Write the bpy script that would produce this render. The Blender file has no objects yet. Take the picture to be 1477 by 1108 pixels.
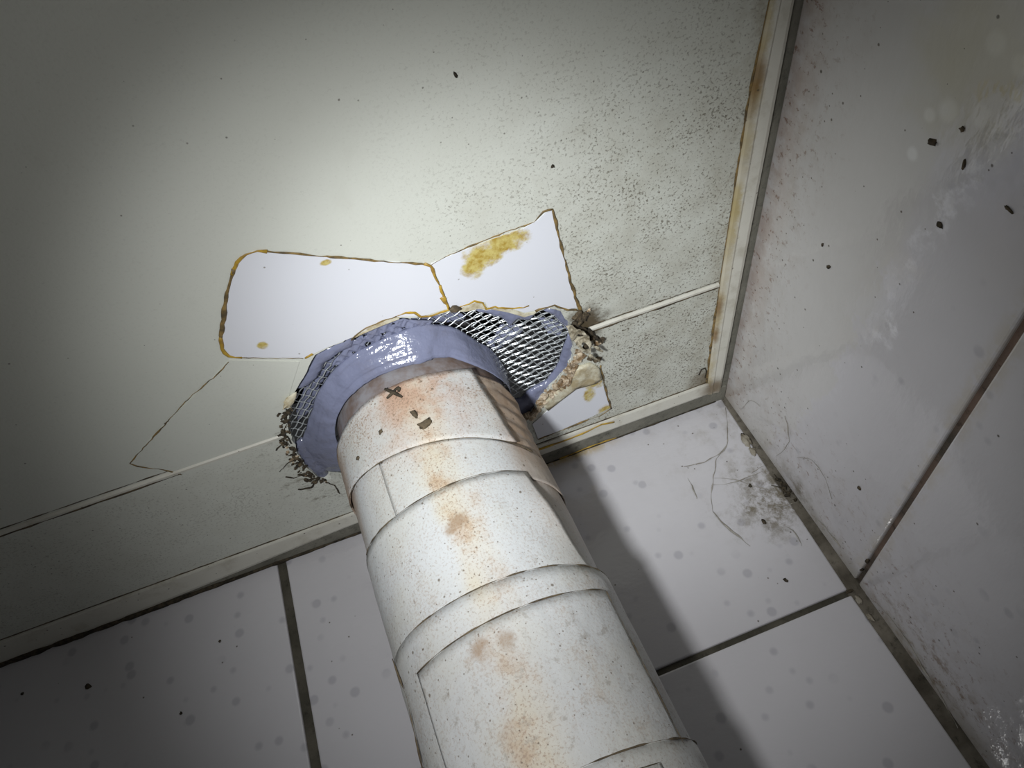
import bpy, bmesh, math, random
from mathutils import Vector, Matrix, noise, geometry
random.seed(7)
SC = bpy.context.scene
COL = SC.collection
S = 0.55                                   # metres per solved unit
F = 1055.13; CX, CY = 738.5, 554.0         # solved focal length (1477 px wide frame) and centre
R = ((0.93519618, 0.10638953, -0.33777117), (-0.32844685, 0.61719329, -0.7149791), (0.13240381, 0.7795856, 0.61214011))
CAM = Vector((-0.39668949, -0.82081766, -0.50246531)) * S

# ------------------------------------------------------------------ camera, world, torch, exposure
cam = bpy.data.cameras.new('camera'); cam.sensor_width = 36; cam.sensor_fit = 'HORIZONTAL'
cam.lens = F / 1477 * 36; cam.clip_start = 0.005
co = bpy.data.objects.new('camera', cam); COL.objects.link(co)
rt, up, bk = Vector(R[0]), -Vector(R[1]), -Vector(R[2])
co.matrix_world = Matrix(((rt.x, up.x, bk.x, CAM.x), (rt.y, up.y, bk.y, CAM.y), (rt.z, up.z, bk.z, CAM.z), (0, 0, 0, 1)))
SC.camera = co
w = bpy.data.worlds.new('world'); SC.world = w; w.use_nodes = True
w.node_tree.nodes['Background'].inputs[0].default_value = (0.95, 0.97, 1.0, 1)
w.node_tree.nodes['Background'].inputs[1].default_value = 0.020
SC.view_settings.view_transform = 'Standard'; SC.view_settings.look = 'None'
SC.view_settings.exposure = 0.0; SC.view_settings.gamma = 1.0; SC.view_settings.use_curve_mapping = False
TORCH = Vector((-0.537, -0.825, -0.489)) * S
def torch(name, energy, deg, size, color, aim):
    l = bpy.data.lights.new(name, 'SPOT'); l.energy = energy; l.spot_size = math.radians(deg); l.spot_blend = 1.0
    l.shadow_soft_size = size; l.color = color
    o = bpy.data.objects.new(name, l); COL.objects.link(o); o.location = TORCH
    o.rotation_euler = (Vector((aim[0], aim[1], 0))*S - TORCH).to_track_quat('-Z', 'Y').to_euler()
torch('torch_core', 4.35, 46.5, 0.014, (0.93, 0.97, 1.0), (-0.232, -0.195))
torch('torch_beam', 3.7, 74, 0.014, (0.98, 0.99, 1.0), (-0.241, -0.05))
torch('torch_spill', 0.40, 137, 0.014, (1.0, 0.985, 0.96), (-0.241, -0.05))

# ------------------------------------------------------------------ helpers: points on the real planes
def ray(u, v):
    a, b = (u - CX) / F, (v - CY) / F
    return Vector((R[0][0]*a + R[1][0]*b + R[2][0], R[0][1]*a + R[1][1]*b + R[2][1], R[0][2]*a + R[1][2]*b + R[2][2]))
def at(axis, u, v, val=0.0):
    d = ray(u, v); t = (val - CAM[axis]) / d[axis]
    return CAM + t * d
def on_ceil(u, v, z=0.0): return at(2, u, v, z)
def on_back(u, v, y=0.0): return at(1, u, v, y)
def on_right(u, v, x=0.0): return at(0, u, v, x)
PC0 = Vector((-0.392, -0.19)) * S           # pipe axis at the ceiling
def pipe_axis(z):                           # the pipe leans a little
    k = max(0.0, -z / S - 0.10)
    return Vector((PC0.x + 0.030 * k * S, PC0.y))
def on_pipe(u, v, r):                       # azimuth (deg, 0 = towards the camera side) and height on the pipe
    d = ray(u, v); z = -0.2 * S
    for _ in range(4):
        c = pipe_axis(z); ox, oy = CAM.x - c.x, CAM.y - c.y
        a = d.x*d.x + d.y*d.y; b = 2*(d.x*ox + d.y*oy); q = ox*ox + oy*oy - r*r
        D = max(0.0, b*b - 4*a*q); t = (-b - math.sqrt(D)) / (2*a); z = CAM.z + t*d.z
    p = CAM + t*d; c = pipe_axis(z)
    return math.degrees(math.atan2(p.x - c.x, -(p.y - c.y))), z
def pipe_pt(az, z, r):
    c = pipe_axis(z); a = math.radians(az)
    return Vector((c.x + r*math.sin(a), c.y - r*math.cos(a), z))

# ------------------------------------------------------------------ helpers: objects
def wloc(o):
    v = Vector(o.location)
    while o.parent: o = o.parent; v += o.location
    return v
def mesh(name, verts, faces, mat, parent=None, origin=None, smooth=False):
    vs = [Vector(v) for v in verts]
    if origin is None:
        origin = sum(vs, Vector()) / max(1, len(vs))
    origin = Vector(origin)
    m = bpy.data.meshes.new(name)
    m.from_pydata([tuple(v - origin) for v in vs], [], faces)
    bm = bmesh.new(); bm.from_mesh(m); bmesh.ops.recalc_face_normals(bm, faces=bm.faces); bm.to_mesh(m); bm.free()
    if mat: m.materials.append(mat)
    if smooth: m.polygons.foreach_set('use_smooth', [True]*len(m.polygons))
    o = bpy.data.objects.new(name, m); COL.objects.link(o)
    if parent: o.parent = parent; o.location = origin - wloc(parent)
    else: o.location = origin
    return o
def empty(name, loc):
    o = bpy.data.objects.new(name, None); COL.objects.link(o); o.location = loc; o.empty_display_size = 0.01; return o
def tag(o, label=None, cat=None, group=None, kind=None):
    if label: o['label'] = label
    if cat: o['category'] = cat
    if group: o['group'] = group
    if kind: o['kind'] = kind
    return o
def n3(p, s, seed=0.0): return noise.noise(Vector((p[0]*s + seed, p[1]*s - seed*1.7, (p[2] if len(p) > 2 else 0)*s + seed*0.37)))
def box(name, lo, hi, mat, parent=None, bevel=0.0, seg=2):
    lo, hi = Vector(lo), Vector(hi); c = (lo + hi) / 2
    bm = bmesh.new(); bmesh.ops.create_cube(bm, size=1.0)
    for v in bm.verts: v.co = Vector(((v.co.x)*(hi.x-lo.x), v.co.y*(hi.y-lo.y), v.co.z*(hi.z-lo.z)))
    if bevel: bmesh.ops.bevel(bm, geom=bm.edges[:] , offset=bevel, segments=seg, profile=0.5, affect='EDGES')
    m = bpy.data.meshes.new(name); bm.to_mesh(m); bm.free(); m.materials.append(mat)
    o = bpy.data.objects.new(name, m); COL.objects.link(o)
    if parent: o.parent = parent; o.location = c - wloc(parent)
    else: o.location = c
    return o
def inside(p, poly):
    c = False; n = len(poly); j = n - 1
    for i in range(n):
        a, b = poly[i], poly[j]
        if (a[1] > p[1]) != (b[1] > p[1]) and p[0] < (b[0]-a[0])*(p[1]-a[1])/(b[1]-a[1]) + a[0]: c = not c
        j = i
    return c
def edge_dist(p, poly):
    best = 1e9; P = Vector(p[:2])
    for i in range(len(poly)):
        a, b = Vector(poly[i-1][:2]), Vector(poly[i][:2]); ab = b - a
        t = max(0, min(1, (P - a).dot(ab) / max(1e-12, ab.length_squared)))
        best = min(best, (P - a - t*ab).length)
    return best
def densify(poly, step, jit=0.0, closed=True, seed=1.0):
    out = []; n = len(poly)
    for i in range(n if closed else n-1):
        a, b = Vector(poly[i]), Vector(poly[(i+1) % n]); k = max(1, int((b-a).length/step))
        for q in range(k):
            p = a.lerp(b, q/k)
            if jit:
                dx = jit*n3((p.x, p.y, 0), 300, seed); dy = jit*n3((p.x, p.y, 0), 300, seed+9)
                p = p.copy(); p[0] += dx; p[1] += dy
            out.append(p)
    if not closed: out.append(Vector(poly[-1]))
    return out
def tri_sheet(poly, holes=(), spacing=0.0):
    verts = []; edges = []
    for lp in (poly, *holes):
        s = len(verts); verts += [Vector((p[0], p[1])) for p in lp]
        edges += [(s+i, s+(i+1) % len(lp)) for i in range(len(lp))]
    if spacing:
        xs = [p[0] for p in poly]; ys = [p[1] for p in poly]
        y = min(ys) + spacing*0.5; row = 0
        while y < max(ys):
            x = min(xs) + spacing*(0.25 + 0.5*(row % 2))
            while x < max(xs):
                if inside((x, y), poly) and edge_dist((x, y), poly) > spacing*0.4 and not any(inside((x, y), h) or edge_dist((x, y), h) < spacing*0.4 for h in holes):
                    verts.append(Vector((x, y)))
                x += spacing
            y += spacing*0.87; row += 1
    vo, _, fo, *_ = geometry.delaunay_2d_cdt(verts, edges, [], 0, 1e-7)
    tris = []
    for f in fo:
        c = sum((vo[i] for i in f), Vector((0, 0))) / len(f)
        if inside(c, poly) and not any(inside(c, h) for h in holes): tris.append(list(f))
    return vo, tris
def solid(name, poly, mat, z_face, z_back, parent=None, holes=(), spacing=0.0, axis=2, smooth=False):
    """a sheet with thickness; z_face / z_back give the coordinate along axis for (a, b)"""
    vo, tris = tri_sheet(poly, holes, spacing)
    def P(a, b, c):
        return (a, b, c) if axis == 2 else ((a, c, b) if axis == 1 else (c, a, b))
    zf = z_face if callable(z_face) else (lambda a, b: z_face)
    zb = z_back if callable(z_back) else (lambda a, b: z_back)
    n = len(vo)
    verts = [P(v.x, v.y, zf(v.x, v.y)) for v in vo] + [P(v.x, v.y, zb(v.x, v.y)) for v in vo]
    faces = [t for t in tris] + [[i+n for i in reversed(t)] for t in tris]
    cnt = {}
    for t in tris:
        for i in range(3):
            e = (t[i], t[(i+1) % 3]); k = (min(e), max(e)); cnt.setdefault(k, []).append(e)
    for k, es in cnt.items():
        if len(es) == 1:
            a, b = es[0]; faces.append([b, a, a+n, b+n])
    return mesh(name, verts, faces, mat, parent, smooth=smooth)
def tube_geo(pts, rad, sides=6, flat=1.0, normal=None):
    pts = [Vector(p) for p in pts]; n = len(pts); V = []; Fc = []
    ref = Vector(normal) if normal else Vector((0.31, 0.57, 0.76))
    for i, p in enumerate(pts):
        t = (pts[min(i+1, n-1)] - pts[max(i-1, 0)])
        t = t.normalized() if t.length > 1e-9 else Vector((1, 0, 0))
        a = t.cross(ref); a = a.normalized() if a.length > 1e-6 else Vector((1, 0, 0))
        b = t.cross(a).normalized()
        r = rad[i] if isinstance(rad, (list, tuple)) else rad
        for k in range(sides):
            th = 2*math.pi*k/sides
            V.append(p + a*(r*math.cos(th)) + b*(r*flat*math.sin(th)))
    for i in range(n-1):
        for k in range(sides):
            Fc.append([i*sides+k, i*sides+(k+1) % sides, (i+1)*sides+(k+1) % sides, (i+1)*sides+k])
    Fc.append(list(range(sides))[::-1]); Fc.append([(n-1)*sides+k for k in range(sides)])
    return V, Fc
def tube(name, pts, rad, mat, parent=None, sides=6, flat=1.0, normal=None):
    V, Fc = tube_geo(pts, rad, sides, flat, normal)
    return mesh(name, V, Fc, mat, parent, smooth=True)
def lump_geo(c, size, seed, rough=0.45, sub=1, rot=None):
    bm = bmesh.new(); bmesh.ops.create_icosphere(bm, subdivisions=sub, radius=1.0)
    M = Matrix.Rotation(rot if rot is not None else seed*2.1, 3, 'Z') @ Matrix.Rotation(0.2*math.sin(seed*5), 3, 'X')
    V = []
    for v in bm.verts:
        k = 1 + rough*noise.noise(v.co*1.7 + Vector((seed*3.1, seed, -seed)))*1.6
        q = Vector((v.co.x*size[0]*k, v.co.y*size[1]*k, v.co.z*size[2]*k)); V.append(Vector(c) + M @ q)
    Fc = [[v.index for v in f.verts] for f in bm.faces]; bm.free()
    return V, Fc
def join(parts):
    V, Fc = [], []
    for v, f in parts:
        s = len(V); V += list(v); Fc += [[i+s for i in q] for q in f]
    return V, Fc

# ------------------------------------------------------------------ helpers: node materials
class G:
    def __init__(s, name):
        s.m = bpy.data.materials.new(name); s.m.use_nodes = True; s.t = s.m.node_tree; s.t.nodes.clear()
        s.out = s.t.nodes.new('ShaderNodeOutputMaterial'); s.b = s.t.nodes.new('ShaderNodeBsdfPrincipled')
        s.t.links.new(s.b.outputs[0], s.out.inputs[0])
        s.pos = s.t.nodes.new('ShaderNodeNewGeometry').outputs['Position']
        x = s.t.nodes.new('ShaderNodeSeparateXYZ'); s.t.links.new(s.pos, x.inputs[0]); s.x, s.y, s.z = x.outputs
    def put(s, sock, v):
        if isinstance(v, bpy.types.NodeSocket): s.t.links.new(v, sock)
        elif isinstance(v, (tuple, list)) and len(v) == 3 and sock.type == 'RGBA': sock.default_value = (*v, 1)
        else: sock.default_value = v
    def math(s, op, a, b=0.0, c=0.0, clamp=False):
        n = s.t.nodes.new('ShaderNodeMath'); n.operation = op; n.use_clamp = clamp
        for i, v in enumerate((a, b, c)): s.put(n.inputs[i], v)
        return n.outputs[0]
    def add(s, a, b): return s.math('ADD', a, b)
    def sub(s, a, b): return s.math('SUBTRACT', a, b)
    def mul(s, a, b): return s.math('MULTIPLY', a, b)
    def mx(s, a, b): return s.math('MAXIMUM', a, b)
    def ss(s, v, lo, hi, a=0.0, b=1.0):
        n = s.t.nodes.new('ShaderNodeMapRange'); n.interpolation_type = 'SMOOTHSTEP'
        for i, q in enumerate((v, lo, hi, a, b)): s.put(n.inputs[i], q)
        return n.outputs[0]
    def mix(s, f, a, b):
        n = s.t.nodes.new('ShaderNodeMix'); n.data_type = 'RGBA'
        s.put(n.inputs[0], f); s.put(n.inputs[6], a); s.put(n.inputs[7], b); return n.outputs[2]
    def vec(s, x, y, z):
        n = s.t.nodes.new('ShaderNodeCombineXYZ')
        for i, q in enumerate((x, y, z)): s.put(n.inputs[i], q)
        return n.outputs[0]
    def vmul(s, v, k):
        n = s.t.nodes.new('ShaderNodeVectorMath'); n.operation = 'MULTIPLY'; s.put(n.inputs[0], v); n.inputs[1].default_value = k; return n.outputs[0]
    def vadd(s, v, k):
        n = s.t.nodes.new('ShaderNodeVectorMath'); n.operation = 'ADD'; s.put(n.inputs[0], v); s.put(n.inputs[1], k); return n.outputs[0]
    def noise(s, scale, detail=2.0, rough=0.5, vec=None, dist=0.0):
        n = s.t.nodes.new('ShaderNodeTexNoise'); s.put(n.inputs['Vector'], vec if vec is not None else s.pos)
        n.inputs['Scale'].default_value = scale; n.inputs['Detail'].default_value = detail; n.inputs['Roughness'].default_value = rough
        n.inputs['Distortion'].default_value = dist; return n.outputs[0]
    def vor(s, scale, rand=1.0, vec=None, out='Distance'):
        n = s.t.nodes.new('ShaderNodeTexVoronoi'); s.put(n.inputs['Vector'], vec if vec is not None else s.pos)
        n.inputs['Scale'].default_value = scale; n.inputs['Randomness'].default_value = rand; return n.outputs[out]
    def dist(s, p, k=(1, 1, 1), vec=None):
        a = s.vadd(vec if vec is not None else s.pos, tuple(-q for q in p)); a = s.vmul(a, k)
        n = s.t.nodes.new('ShaderNodeVectorMath'); n.operation = 'LENGTH'; s.put(n.inputs[0], a); return n.outputs['Value']
    def specks(s, scale, r, dens, vec=None, lo=0.0):
        """small irregular flecks, kept where a per-cell random value is under dens"""
        wob = s.mul(s.sub(s.noise(scale*2.5, 1), 0.5), 0.35*r*2)
        d = s.add(s.vor(scale, 1.0, vec), wob); c = s.vor(scale, 1.0, vec, 'Color')
        sp = s.t.nodes.new('ShaderNodeSeparateColor'); s.put(sp.inputs[0], c)
        size = s.mul(sp.outputs[1], r)
        hit = s.math('SUBTRACT', 1.0, s.math('DIVIDE', d, s.add(size, 0.01)))
        keep = s.math('LESS_THAN', sp.outputs[0], dens)
        return s.mul(s.ss(hit, 0.0, 0.6), keep)
    def bump(s, h, dist, strength=1.0):
        n = s.t.nodes.new('ShaderNodeBump'); s.put(n.inputs['Height'], h); n.inputs['Distance'].default_value = dist; n.inputs['Strength'].default_value = strength
        s.t.links.new(n.outputs[0], s.b.inputs['Normal'])
    def fin(s, col, rough=0.5, spec=0.5, metal=0.0):
        s.put(s.b.inputs['Base Color'], col); s.put(s.b.inputs['Roughness'], rough)
        s.put(s.b.inputs['Specular IOR Level'], spec); s.put(s.b.inputs['Metallic'], metal); return s.m

def mat_ceiling():
    g = G('ceiling_board')
    base = g.mix(g.noise(9, 3), (0.67, 0.69, 0.615), (0.75, 0.765, 0.70))
    big = g.noise(14, 4, 0.6)
    right = g.ss(g.add(g.x, g.mul(g.sub(big, 0.5), 0.13)), -0.40*S, -0.12*S)
    near = g.ss(g.add(g.y, g.mul(g.sub(big, 0.5), 0.08)), -0.64*S, -0.40*S)
    rn = g.mul(right, near)
    strip = g.ss(g.y, -0.235*S, -0.20*S)
    clump = g.noise(34, 4, 0.65)
    reg = g.add(0.05, g.add(g.mul(rn, 0.9), g.mul(strip, 0.30)))
    fine = g.mul(g.ss(g.add(g.noise(640, 3, 0.7), g.mul(g.sub(clump, 0.5), 0.25)), 0.545, 0.645), reg)
    fine2 = g.mul(g.ss(g.noise(260, 4, 0.75, g.vmul(g.pos, (1, 1.5, 1))), 0.62, 0.70), g.add(reg, 0.06))
    streak = g.mul(g.ss(g.noise(70, 6, 0.75, g.vmul(g.pos, (1, 2.6, 1))), 0.58, 0.75), g.add(g.mul(strip, 0.42), g.mul(rn, 0.25)))
    film = g.mul(g.add(g.mul(rn, 0.75), g.mul(strip, 0.28)), g.ss(g.noise(42, 5, 0.7), 0.25, 0.75))
    smear = g.mul(g.ss(g.noise(24, 4, 0.6, g.vmul(g.pos, (1, 0.5, 1))), 0.60, 0.78), 0.22)
    c = g.mix(g.mul(film, 0.56), base, (0.35, 0.32, 0.235))
    c = g.mix(smear, c, (0.50, 0.49, 0.42))
    c = g.mix(g.mul(streak, 0.8), c, (0.17, 0.15, 0.11))
    c = g.mix(g.mul(fine, 0.85), c, (0.12, 0.10, 0.065)); c = g.mix(g.mul(fine2, 0.8), c, (0.085, 0.07, 0.05))
    dens = g.add(0.035, g.add(g.mul(rn, 0.30), g.mul(strip, 0.10)))
    sp = g.specks(420, 0.26, dens)
    c = g.mix(g.mul(sp, 0.7), c, (0.09, 0.075, 0.055))
    # brown bleed from the joint with the right-hand trim, soot round the ragged hole
    edge = g.mul(g.ss(g.x, -0.070*S, -0.030*S), g.ss(g.noise(70, 4, 0.7), 0.40, 0.72))
    c = g.mix(g.mul(edge, 0.5), c, (0.22, 0.16, 0.07))
    hole = g.sub(g.dist((PC0.x - 0.045*S, PC0.y + 0.035*S, 0)), g.mul(g.noise(80, 4, 0.7), 0.045))
    lf = g.ss(g.x, -0.40*S, -0.44*S)
    c = g.mix(g.mul(g.mul(g.ss(hole, 0.060, 0.038), lf), g.mul(g.ss(g.noise(75, 6, 0.8, g.vmul(g.pos, (1.0, 1.8, 1))), 0.50, 0.68), 0.75)), c, (0.15, 0.125, 0.08))
    corner = g.sub(g.dist(on_ceil(845, 468)), g.mul(g.noise(130, 5, 0.75), 0.022))
    c = g.mix(g.ss(corner, 0.008, -0.006), c, (0.11, 0.085, 0.05))  # dark area behind the torn flake, its shadow painted into the board
    cr = g.sub(g.dist(on_ceil(1018, 548)), g.mul(g.noise(90, 4, 0.7), 0.02))
    c = g.mix(g.ss(cr, 0.008, -0.006, 0, 0.8), c, (0.17, 0.13, 0.075))
    g.bump(g.noise(700, 2), 0.0002, 0.4)
    return g.fin(c, g.ss(big, 0.3, 0.7, 0.36, 0.5), 0.4)
def mat_patch(name='patch_sheet', yellow=()):
    g = G(name)
    base = g.mix(g.noise(20, 2), (0.79, 0.81, 0.875), (0.83, 0.845, 0.89))
    n = g.noise(110, 5, 0.7)
    for (p, r, k) in yellow:
        d = g.sub(g.dist(p, k), g.mul(g.sub(n, 0.5), r*1.3))
        c2 = g.mix(g.ss(g.noise(230, 4, 0.7), 0.35, 0.68), (0.66, 0.56, 0.20), (0.42, 0.27, 0.035))
        base = g.mix(g.mul(g.ss(d, r, r*0.55), g.ss(g.noise(90, 4, 0.7), 0.28, 0.52, 0.35, 1.0)), base, c2)
    sp = g.specks(260, 0.22, 0.09)
    return g.fin(g.mix(g.mul(sp, 0.7), base, (0.16, 0.13, 0.08)), 0.34, 0.4)
def mat_tile(name, film=False):
    g = G(name)
    base = g.mix(g.noise(7, 3), (0.575, 0.565, 0.59), (0.635, 0.625, 0.645))
    P = g.vec(0.0, g.y, g.z) if film else g.vec(g.x, 0.0, g.z)
    cell = g.vor(82, 0.80, P); cc = g.vor(82, 0.80, P, 'Color')
    sp = g.t.nodes.new('ShaderNodeSeparateColor'); g.put(sp.inputs[0], cc)
    keep = g.ss(g.add(g.mul(sp.outputs[0], 0.55), g.mul(g.noise(21, 2), 1.0)), 0.56, 0.78)
    dots = g.mul(g.ss(cell, 0.32, 0.17), keep)
    dcol = (0.36, 0.355, 0.395)
    if film:
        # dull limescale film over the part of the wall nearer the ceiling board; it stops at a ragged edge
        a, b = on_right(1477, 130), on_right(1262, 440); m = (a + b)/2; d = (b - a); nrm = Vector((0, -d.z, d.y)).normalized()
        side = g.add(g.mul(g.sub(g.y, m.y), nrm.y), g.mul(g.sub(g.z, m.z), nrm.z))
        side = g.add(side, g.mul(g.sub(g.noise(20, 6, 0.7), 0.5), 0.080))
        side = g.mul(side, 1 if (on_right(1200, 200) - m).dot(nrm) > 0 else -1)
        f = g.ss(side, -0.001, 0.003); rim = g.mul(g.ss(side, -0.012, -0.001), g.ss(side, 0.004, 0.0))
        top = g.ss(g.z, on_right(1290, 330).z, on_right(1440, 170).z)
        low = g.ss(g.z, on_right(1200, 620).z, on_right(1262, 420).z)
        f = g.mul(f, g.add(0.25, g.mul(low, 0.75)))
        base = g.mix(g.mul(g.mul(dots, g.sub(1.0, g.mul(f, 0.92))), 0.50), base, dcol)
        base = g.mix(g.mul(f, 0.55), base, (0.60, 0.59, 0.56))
        painted_gloss = g.mul(g.ss(side, 0.001, -0.004), g.mul(g.ss(g.y, on_right(1380, 330).y, on_right(1455, 200).y), top))  # pale gloss highlight at the upper right, painted into the tile colour
        base = g.mix(g.mul(painted_gloss, g.ss(g.noise(30, 4, 0.6), 0.30, 0.60, 0.15, 0.75)), base, (0.84, 0.83, 0.92))
        base = g.mix(g.mul(g.mul(rim, g.add(0.12, top)), g.mul(g.ss(g.noise(85, 4, 0.7), 0.42, 0.62), 0.7)), base, (0.86, 0.86, 0.90))  # whitish highlight painted along the film's edge
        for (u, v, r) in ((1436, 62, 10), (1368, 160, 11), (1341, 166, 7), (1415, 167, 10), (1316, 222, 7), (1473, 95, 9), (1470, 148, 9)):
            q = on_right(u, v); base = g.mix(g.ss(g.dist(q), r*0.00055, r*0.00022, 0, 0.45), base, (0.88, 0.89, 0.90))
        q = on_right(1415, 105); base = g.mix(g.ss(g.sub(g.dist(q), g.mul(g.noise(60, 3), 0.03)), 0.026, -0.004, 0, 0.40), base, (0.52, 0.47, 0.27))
        # brown fly-specks near the ceiling joint and the corner
        prox = g.mx(g.ss(g.z, -0.115*S, -0.006*S), g.ss(g.y, -0.20*S, -0.01*S))
        prox = g.mul(prox, g.ss(g.noise(24, 3, 0.6), 0.25, 0.6))
        base = g.mix(g.mul(g.mul(prox, g.ss(g.noise(75, 5, 0.7), 0.42, 0.75)), 0.55), base, (0.36, 0.30, 0.25))
        edge = g.mul(g.ss(g.z, -0.055*S, -0.004*S), g.ss(g.noise(40, 4, 0.7), 0.34, 0.64))
        base = g.mix(g.mul(edge, 0.70), base, (0.40, 0.31, 0.265))
        near_trim = g.ss(g.z, -0.095*S, -0.01*S)
        grain = g.mul(g.ss(g.noise(210, 4, 0.75), 0.56, 0.66), g.mul(g.mx(near_trim, prox), 0.85))
        base = g.mix(grain, base, (0.24, 0.15, 0.11))
        dens = g.add(0.014, g.mul(g.mx(prox, g.mul(near_trim, 0.8)), 0.34)); sz = 290
        q = on_right(1345, 965); ld = g.dist(q, (1, 1.2, 0.50))
        base = g.mix(g.mul(g.ss(ld, 0.035, 0.004), g.ss(g.noise(85, 5, 0.75), 0.46, 0.66)), base, (0.24, 0.17, 0.11))
        jz = g.math('ABSOLUTE', g.sub(g.z, -0.2895*S)); jn = g.mul(g.ss(jz, 0.010, 0.0025), g.ss(g.noise(60, 4, 0.7), 0.38, 0.6))
        base = g.mix(g.mul(jn, 0.5), base, (0.52, 0.47, 0.38))
        cj = g.mul(g.ss(g.y, -0.055*S, -0.004*S), g.ss(g.noise(28, 4, 0.6), 0.30, 0.60))
        base = g.mix(g.mul(cj, 0.55), base, (0.42, 0.39, 0.33))
        sm = g.add(g.sub(g.dist(on_right(1150, 706), (1, 1.3, 0.8)), g.mul(g.noise(60, 5, 0.75), 0.04)), 0.006)
    else:
        base = g.mix(g.mul(dots, 0.52), base, dcol)
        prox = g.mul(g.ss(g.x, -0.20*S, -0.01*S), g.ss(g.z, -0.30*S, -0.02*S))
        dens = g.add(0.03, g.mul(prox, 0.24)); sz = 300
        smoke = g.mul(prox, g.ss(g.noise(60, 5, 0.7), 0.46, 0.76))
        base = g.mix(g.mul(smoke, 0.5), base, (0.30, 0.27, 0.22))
        top = g.mul(g.ss(g.z, -0.018*S, -0.004*S), g.mul(g.ss(g.x, -0.33*S, -0.24*S), g.mul(g.ss(g.x, -0.14*S, -0.21*S), g.ss(g.noise(90, 4, 0.7), 0.30, 0.55))))
        base = g.mix(g.mul(top, 0.8), base, (0.42, 0.30, 0.08))
        sm = g.sub(g.dist(on_back(1128, 712), (0.75, 1, 1)), g.mul(g.noise(60, 5, 0.75), 0.06))
    base = g.mix(g.mul(g.ss(sm, 0.008, -0.022), g.ss(g.noise(110, 5, 0.75), 0.38, 0.60)), base, (0.20, 0.175, 0.13))
    s1 = g.specks(sz, 0.24, dens); s2 = g.specks(sz*0.45, 0.13, g.mul(dens, 0.45))
    c = g.mix(g.mul(s1, 0.85), base, (0.10, 0.08, 0.06)); c = g.mix(g.mul(s2, 0.9), c, (0.07, 0.06, 0.045))
    h = g.add(g.mul(g.noise(26, 2, 0.4), 1.0), g.mul(g.noise(120, 3, 0.6, g.vmul(g.pos, (0.6, 0.6, 1.3))), 0.20))
    g.bump(h, 0.0022, 0.6)
    return g.fin(c, 0.07, 0.5)
def mat_grout(name, a, b, rough=0.85):
    g = G(name)
    c = g.mix(g.ss(g.noise(30, 4, 0.6), 0.32, 0.68), a, b)
    c = g.mix(g.mul(g.ss(g.noise(170, 4, 0.75), 0.5, 0.75), 0.7), c, tuple(q*0.35 for q in a))
    g.bump(g.noise(420, 4, 0.7), 0.0006, 0.8)
    return g.fin(c, rough, 0.25)
def mat_trim(name, stain_x=False):
    g = G(name)
    base = g.mix(g.noise(25, 3), (0.66, 0.645, 0.56), (0.74, 0.725, 0.65))
    n = g.noise(55, 5, 0.7)
    if stain_x:
        e = g.ss(g.add(g.x, g.mul(g.sub(g.noise(120, 5, 0.75), 0.5), 0.012)), -0.0215*S, -0.031*S)
        blot = g.ss(g.noise(18, 3, 0.6, g.vmul(g.pos, (0.3, 1, 0.3))), 0.34, 0.62)
        base = g.mix(g.mul(e, g.add(0.12, g.mul(blot, 0.75))), base, (0.47, 0.37, 0.15))
        for (u, v, r) in ((1088, 118, 0.020), (1035, 440, 0.014), (1030, 480, 0.012)):
            q = on_ceil(u, v); dd = g.sub(g.dist(q, (3.6, 0.8, 1)), g.mul(g.sub(n, 0.5), 0.02))
            base = g.mix(g.ss(dd, r, r*0.1, 0, 0.85), base, (0.22, 0.115, 0.025))
    q = on_ceil(1028, 556)
    base = g.mix(g.ss(g.sub(g.dist(q), g.mul(g.sub(n, 0.5), 0.012)), 0.016, 0.002, 0, 0.9), base, (0.17, 0.115, 0.06))
    base = g.mix(g.mul(g.ss(n, 0.48, 0.75), 0.45), base, (0.36, 0.32, 0.23))
    base = g.mix(g.mul(g.specks(300, 0.24, 0.25), 0.8), base, (0.10, 0.08, 0.05))
    return g.fin(base, 0.42, 0.4)
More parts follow.
